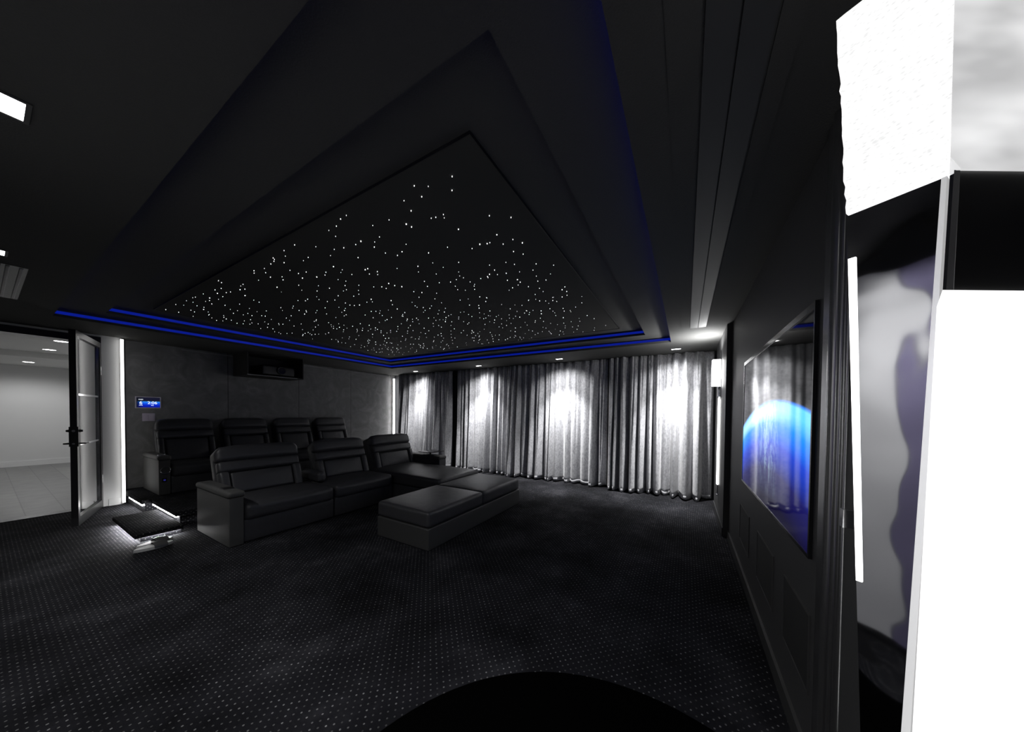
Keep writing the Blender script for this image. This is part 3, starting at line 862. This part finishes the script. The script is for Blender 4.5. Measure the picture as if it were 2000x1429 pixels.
slab([(0, .093, .103), (.80, .093, .104), (1.885, .1175, .1235)], -.002, .03).build('chrome_edge', mat('bright_edge', (.85, .85, .85), .3, .6, emit=(1, 1, 1), es=.35), t, loc=off, smooth=False)
MB().box(.958 - org[0], .975 - org[0], YT + .0 - org[1], -.31 - org[1], 1.2, 1.24).build('wall_bracket', CHROME, t, smooth=False)
MB().box(.958 - org[0], .975 - org[0], YT + .0 - org[1], -.31 - org[1], .5, .54).build('wall_bracket', CHROME, t, smooth=False)

# glowing column right beside the camera (plane parallel to the picture)
fw = Vector((.8684, .4955, 0)).normalized(); rt = Vector((.4957, -.8684, 0)).normalized()
Zc = .416
def CP(u, z, n=0): p = rt * ((u - 1000) / 595 * Zc) + fw * (Zc + n); return (p.x, p.y, z)
def cslab(rows, n0, n1):
    mb = MB(); vs = []; fs = []
    e = (n1 - n0) * 1.5 * 595 / (Zc + n1)
    for z, a, b in rows: vs += [CP(a, z, n0), CP(b, z, n0), CP(b, z, n1), CP(a + e, z, n1)]
    for i in range(len(rows) - 1):
        q = 4 * i
        for k in range(4): fs.append((q + k, q + (k + 1) % 4, q + 4 + (k + 1) % 4, q + 4 + k))
    fs += [(3, 2, 1, 0), tuple(4 * (len(rows) - 1) + k for k in range(4))]
    return mb.add(vs, fs)
org2 = CP(1930, 0); off2 = (-org2[0], -org2[1], 0)
t = thing('light_column', 'blown-out white light column at the right photo edge, right beside the camera', 'light column', org2)
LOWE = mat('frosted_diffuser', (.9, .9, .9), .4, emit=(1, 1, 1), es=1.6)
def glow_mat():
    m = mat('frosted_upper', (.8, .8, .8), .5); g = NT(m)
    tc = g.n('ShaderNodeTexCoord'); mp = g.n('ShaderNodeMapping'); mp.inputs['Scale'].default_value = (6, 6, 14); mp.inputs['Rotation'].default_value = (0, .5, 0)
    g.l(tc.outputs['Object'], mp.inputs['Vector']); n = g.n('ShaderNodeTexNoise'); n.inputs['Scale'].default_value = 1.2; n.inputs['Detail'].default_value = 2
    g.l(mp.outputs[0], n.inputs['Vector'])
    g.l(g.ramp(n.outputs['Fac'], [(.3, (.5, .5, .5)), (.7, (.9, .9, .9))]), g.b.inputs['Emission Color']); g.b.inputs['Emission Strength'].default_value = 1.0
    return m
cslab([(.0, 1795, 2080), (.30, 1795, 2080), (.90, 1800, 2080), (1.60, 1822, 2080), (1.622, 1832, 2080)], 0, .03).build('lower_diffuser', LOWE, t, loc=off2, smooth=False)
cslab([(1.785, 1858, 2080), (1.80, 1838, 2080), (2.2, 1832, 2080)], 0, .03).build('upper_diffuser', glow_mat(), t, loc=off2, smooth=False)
cslab([(1.6225, 1862, 2080), (1.7845, 1866, 2080)], .004, .03).build('bracket', mat('bracket_dark', (.03, .03, .03), .4), t, loc=off2, smooth=False)
cslab([(1.6225, 1843, 1856), (1.784, 1850, 1862)], .002, .012).build('chrome_rod', CHROME, t, loc=off2, smooth=False)

# round black disc added for the tripod's dark blackout patch under the camera
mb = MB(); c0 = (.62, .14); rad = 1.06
t = tag(MB().prism([(rad * math.cos(2 * PI * i / 96), rad * math.sin(2 * PI * i / 96)) for i in range(96)], .001, .012).build('dark_patch_disc', mat('black_patch', (.0015, .0015, .0015), 1, spec=0), loc=(c0[0], c0[1], 0)),
        'round black disc added on the dotted carpet for the dark tripod patch at the bottom edge', 'mat')  # not a real mat; added dark tripod patch

# ================================================================== DOOR
hx, hy = .868, YD - .035
ang = math.atan2(-.957, -.29)
d1 = bpy.data.objects.new('door_1', None); C.objects.link(d1); d1['kind'] = 'structure'
d1.location = (hx, hy, 0); d1.rotation_euler = (0, 0, ang)
LW, T = 1.03, .026
mb = MB()
mb.box(0, .05, -T, T, .012, 2.40).box(LW - .065, LW, -T, T, .012, 2.40).box(.05, LW - .065, -T, T, .012, .115).box(.05, LW - .065, -T, T, 2.33, 2.40)
mb.build('frame', STEEL, d1, smooth=False)
mb = MB()
for zz in (1.00, 1.62): mb.box(.05, LW - .065, -.016, .016, zz - .012, zz + .012)
mb.box(.05, .066, -.018, .018, .116, 2.329).box(LW - .08, LW - .065, -.018, .018, .116, 2.329)
mb.build('glazing_bar', CHROME, d1, smooth=False)
GLS = bpy.data.materials.new('door_glass'); GLS.use_nodes = True
g = NT(GLS); nt = GLS.node_tree
out = nt.nodes['Material Output']; nt.nodes.remove(g.b)
gl = g.n('ShaderNodeBsdfGlossy'); gl.inputs['Roughness'].default_value = .03; gl.inputs['Color'].default_value = (.9, .9, .9, 1)
tr = g.n('ShaderNodeBsdfTransparent'); tr.inputs['Color'].default_value = (.75, .75, .76, 1)
mx = g.n('ShaderNodeMixShader'); fr = g.n('ShaderNodeFresnel'); fr.inputs['IOR'].default_value = 1.7
g.l(g.math('MINIMUM', 1, g.math('MULTIPLY_ADD', fr.outputs[0], 1.2, .25)), mx.inputs[0]); g.l(tr.outputs[0], mx.inputs[1]); g.l(gl.outputs[0], mx.inputs[2]); g.l(mx.outputs[0], out.inputs['Surface'])
MB().box(.052, LW - .067, -.004, .004, .117, 2.328).build('glass_pane', GLS, d1, smooth=False)
lk = MB().box(LW - .072, LW + .003, -T - .008, T + .008, .985, 1.225).build('lock_plate', BLACKPL, d1, smooth=False)
for s in (-1, 1):
    mb = MB().cyl((LW - .035, s * (T + .008), 1.02), (LW - .035, s * (T + .055), 1.02), .010).tube([(LW - .035, s * (T + .05), 1.02), (LW - .10, s * (T + .055), 1.02), (LW - .155, s * (T + .05), 1.02)], .009)
    mb.build('lever', BLACKPL, lk)
    MB().cyl((LW - .035, s * (T + .008), 1.175), (LW - .035, s * (T + .035), 1.175), .018, .012).build('thumb_turn', BLACKPL, lk)
MB().cyl((LW + .002, 0, 1.175), (LW + .006, 0, 1.175), .013).build('bolt', CHROME, lk)
MB().cyl((LW + .002, 0, 1.02), (LW + .006, 0, 1.02), .011).build('latch', CHROME, lk)
for zz in (.42, 2.0):
    MB().cyl((-.012, .018, zz - .06), (-.012, .018, zz + .06), .010).build('hinge', CHROME, d1)

# ================================================================== WORLD + CAMERA
w = bpy.data.worlds.new('world'); bpy.context.scene.world = w; w.use_nodes = True
w.node_tree.nodes['Background'].inputs[0].default_value = (0, 0, 0, 1)
cam = bpy.data.cameras.new('camera'); co = bpy.data.objects.new('camera', cam); C.objects.link(co)
M3 = Matrix(((0.495732, 0.011234, -0.868403), (-0.868417, 0.017989, -0.495508), (0.010055, 0.999775, 0.018673)))
co.matrix_world = Matrix.Translation((0, 0, CAMH)) @ M3.to_4x4()
cam.sensor_fit = 'HORIZONTAL'; cam.sensor_width = 36; cam.lens = 595 / 2000 * 36
cam.shift_x = 0; cam.shift_y = (816.673 - 714.5) / 2000
cam.clip_start = .02; cam.clip_end = 60
s = bpy.context.scene; s.camera = co
s.view_settings.view_transform = 'Standard'; s.view_settings.look = 'None'; s.view_settings.exposure = 0; s.view_settings.gamma = 1
s.view_settings.use_curve_mapping = False
s.cycles.use_denoising = True
s.cycles.sample_clamp_indirect = 6
s.cycles.max_bounces = 8
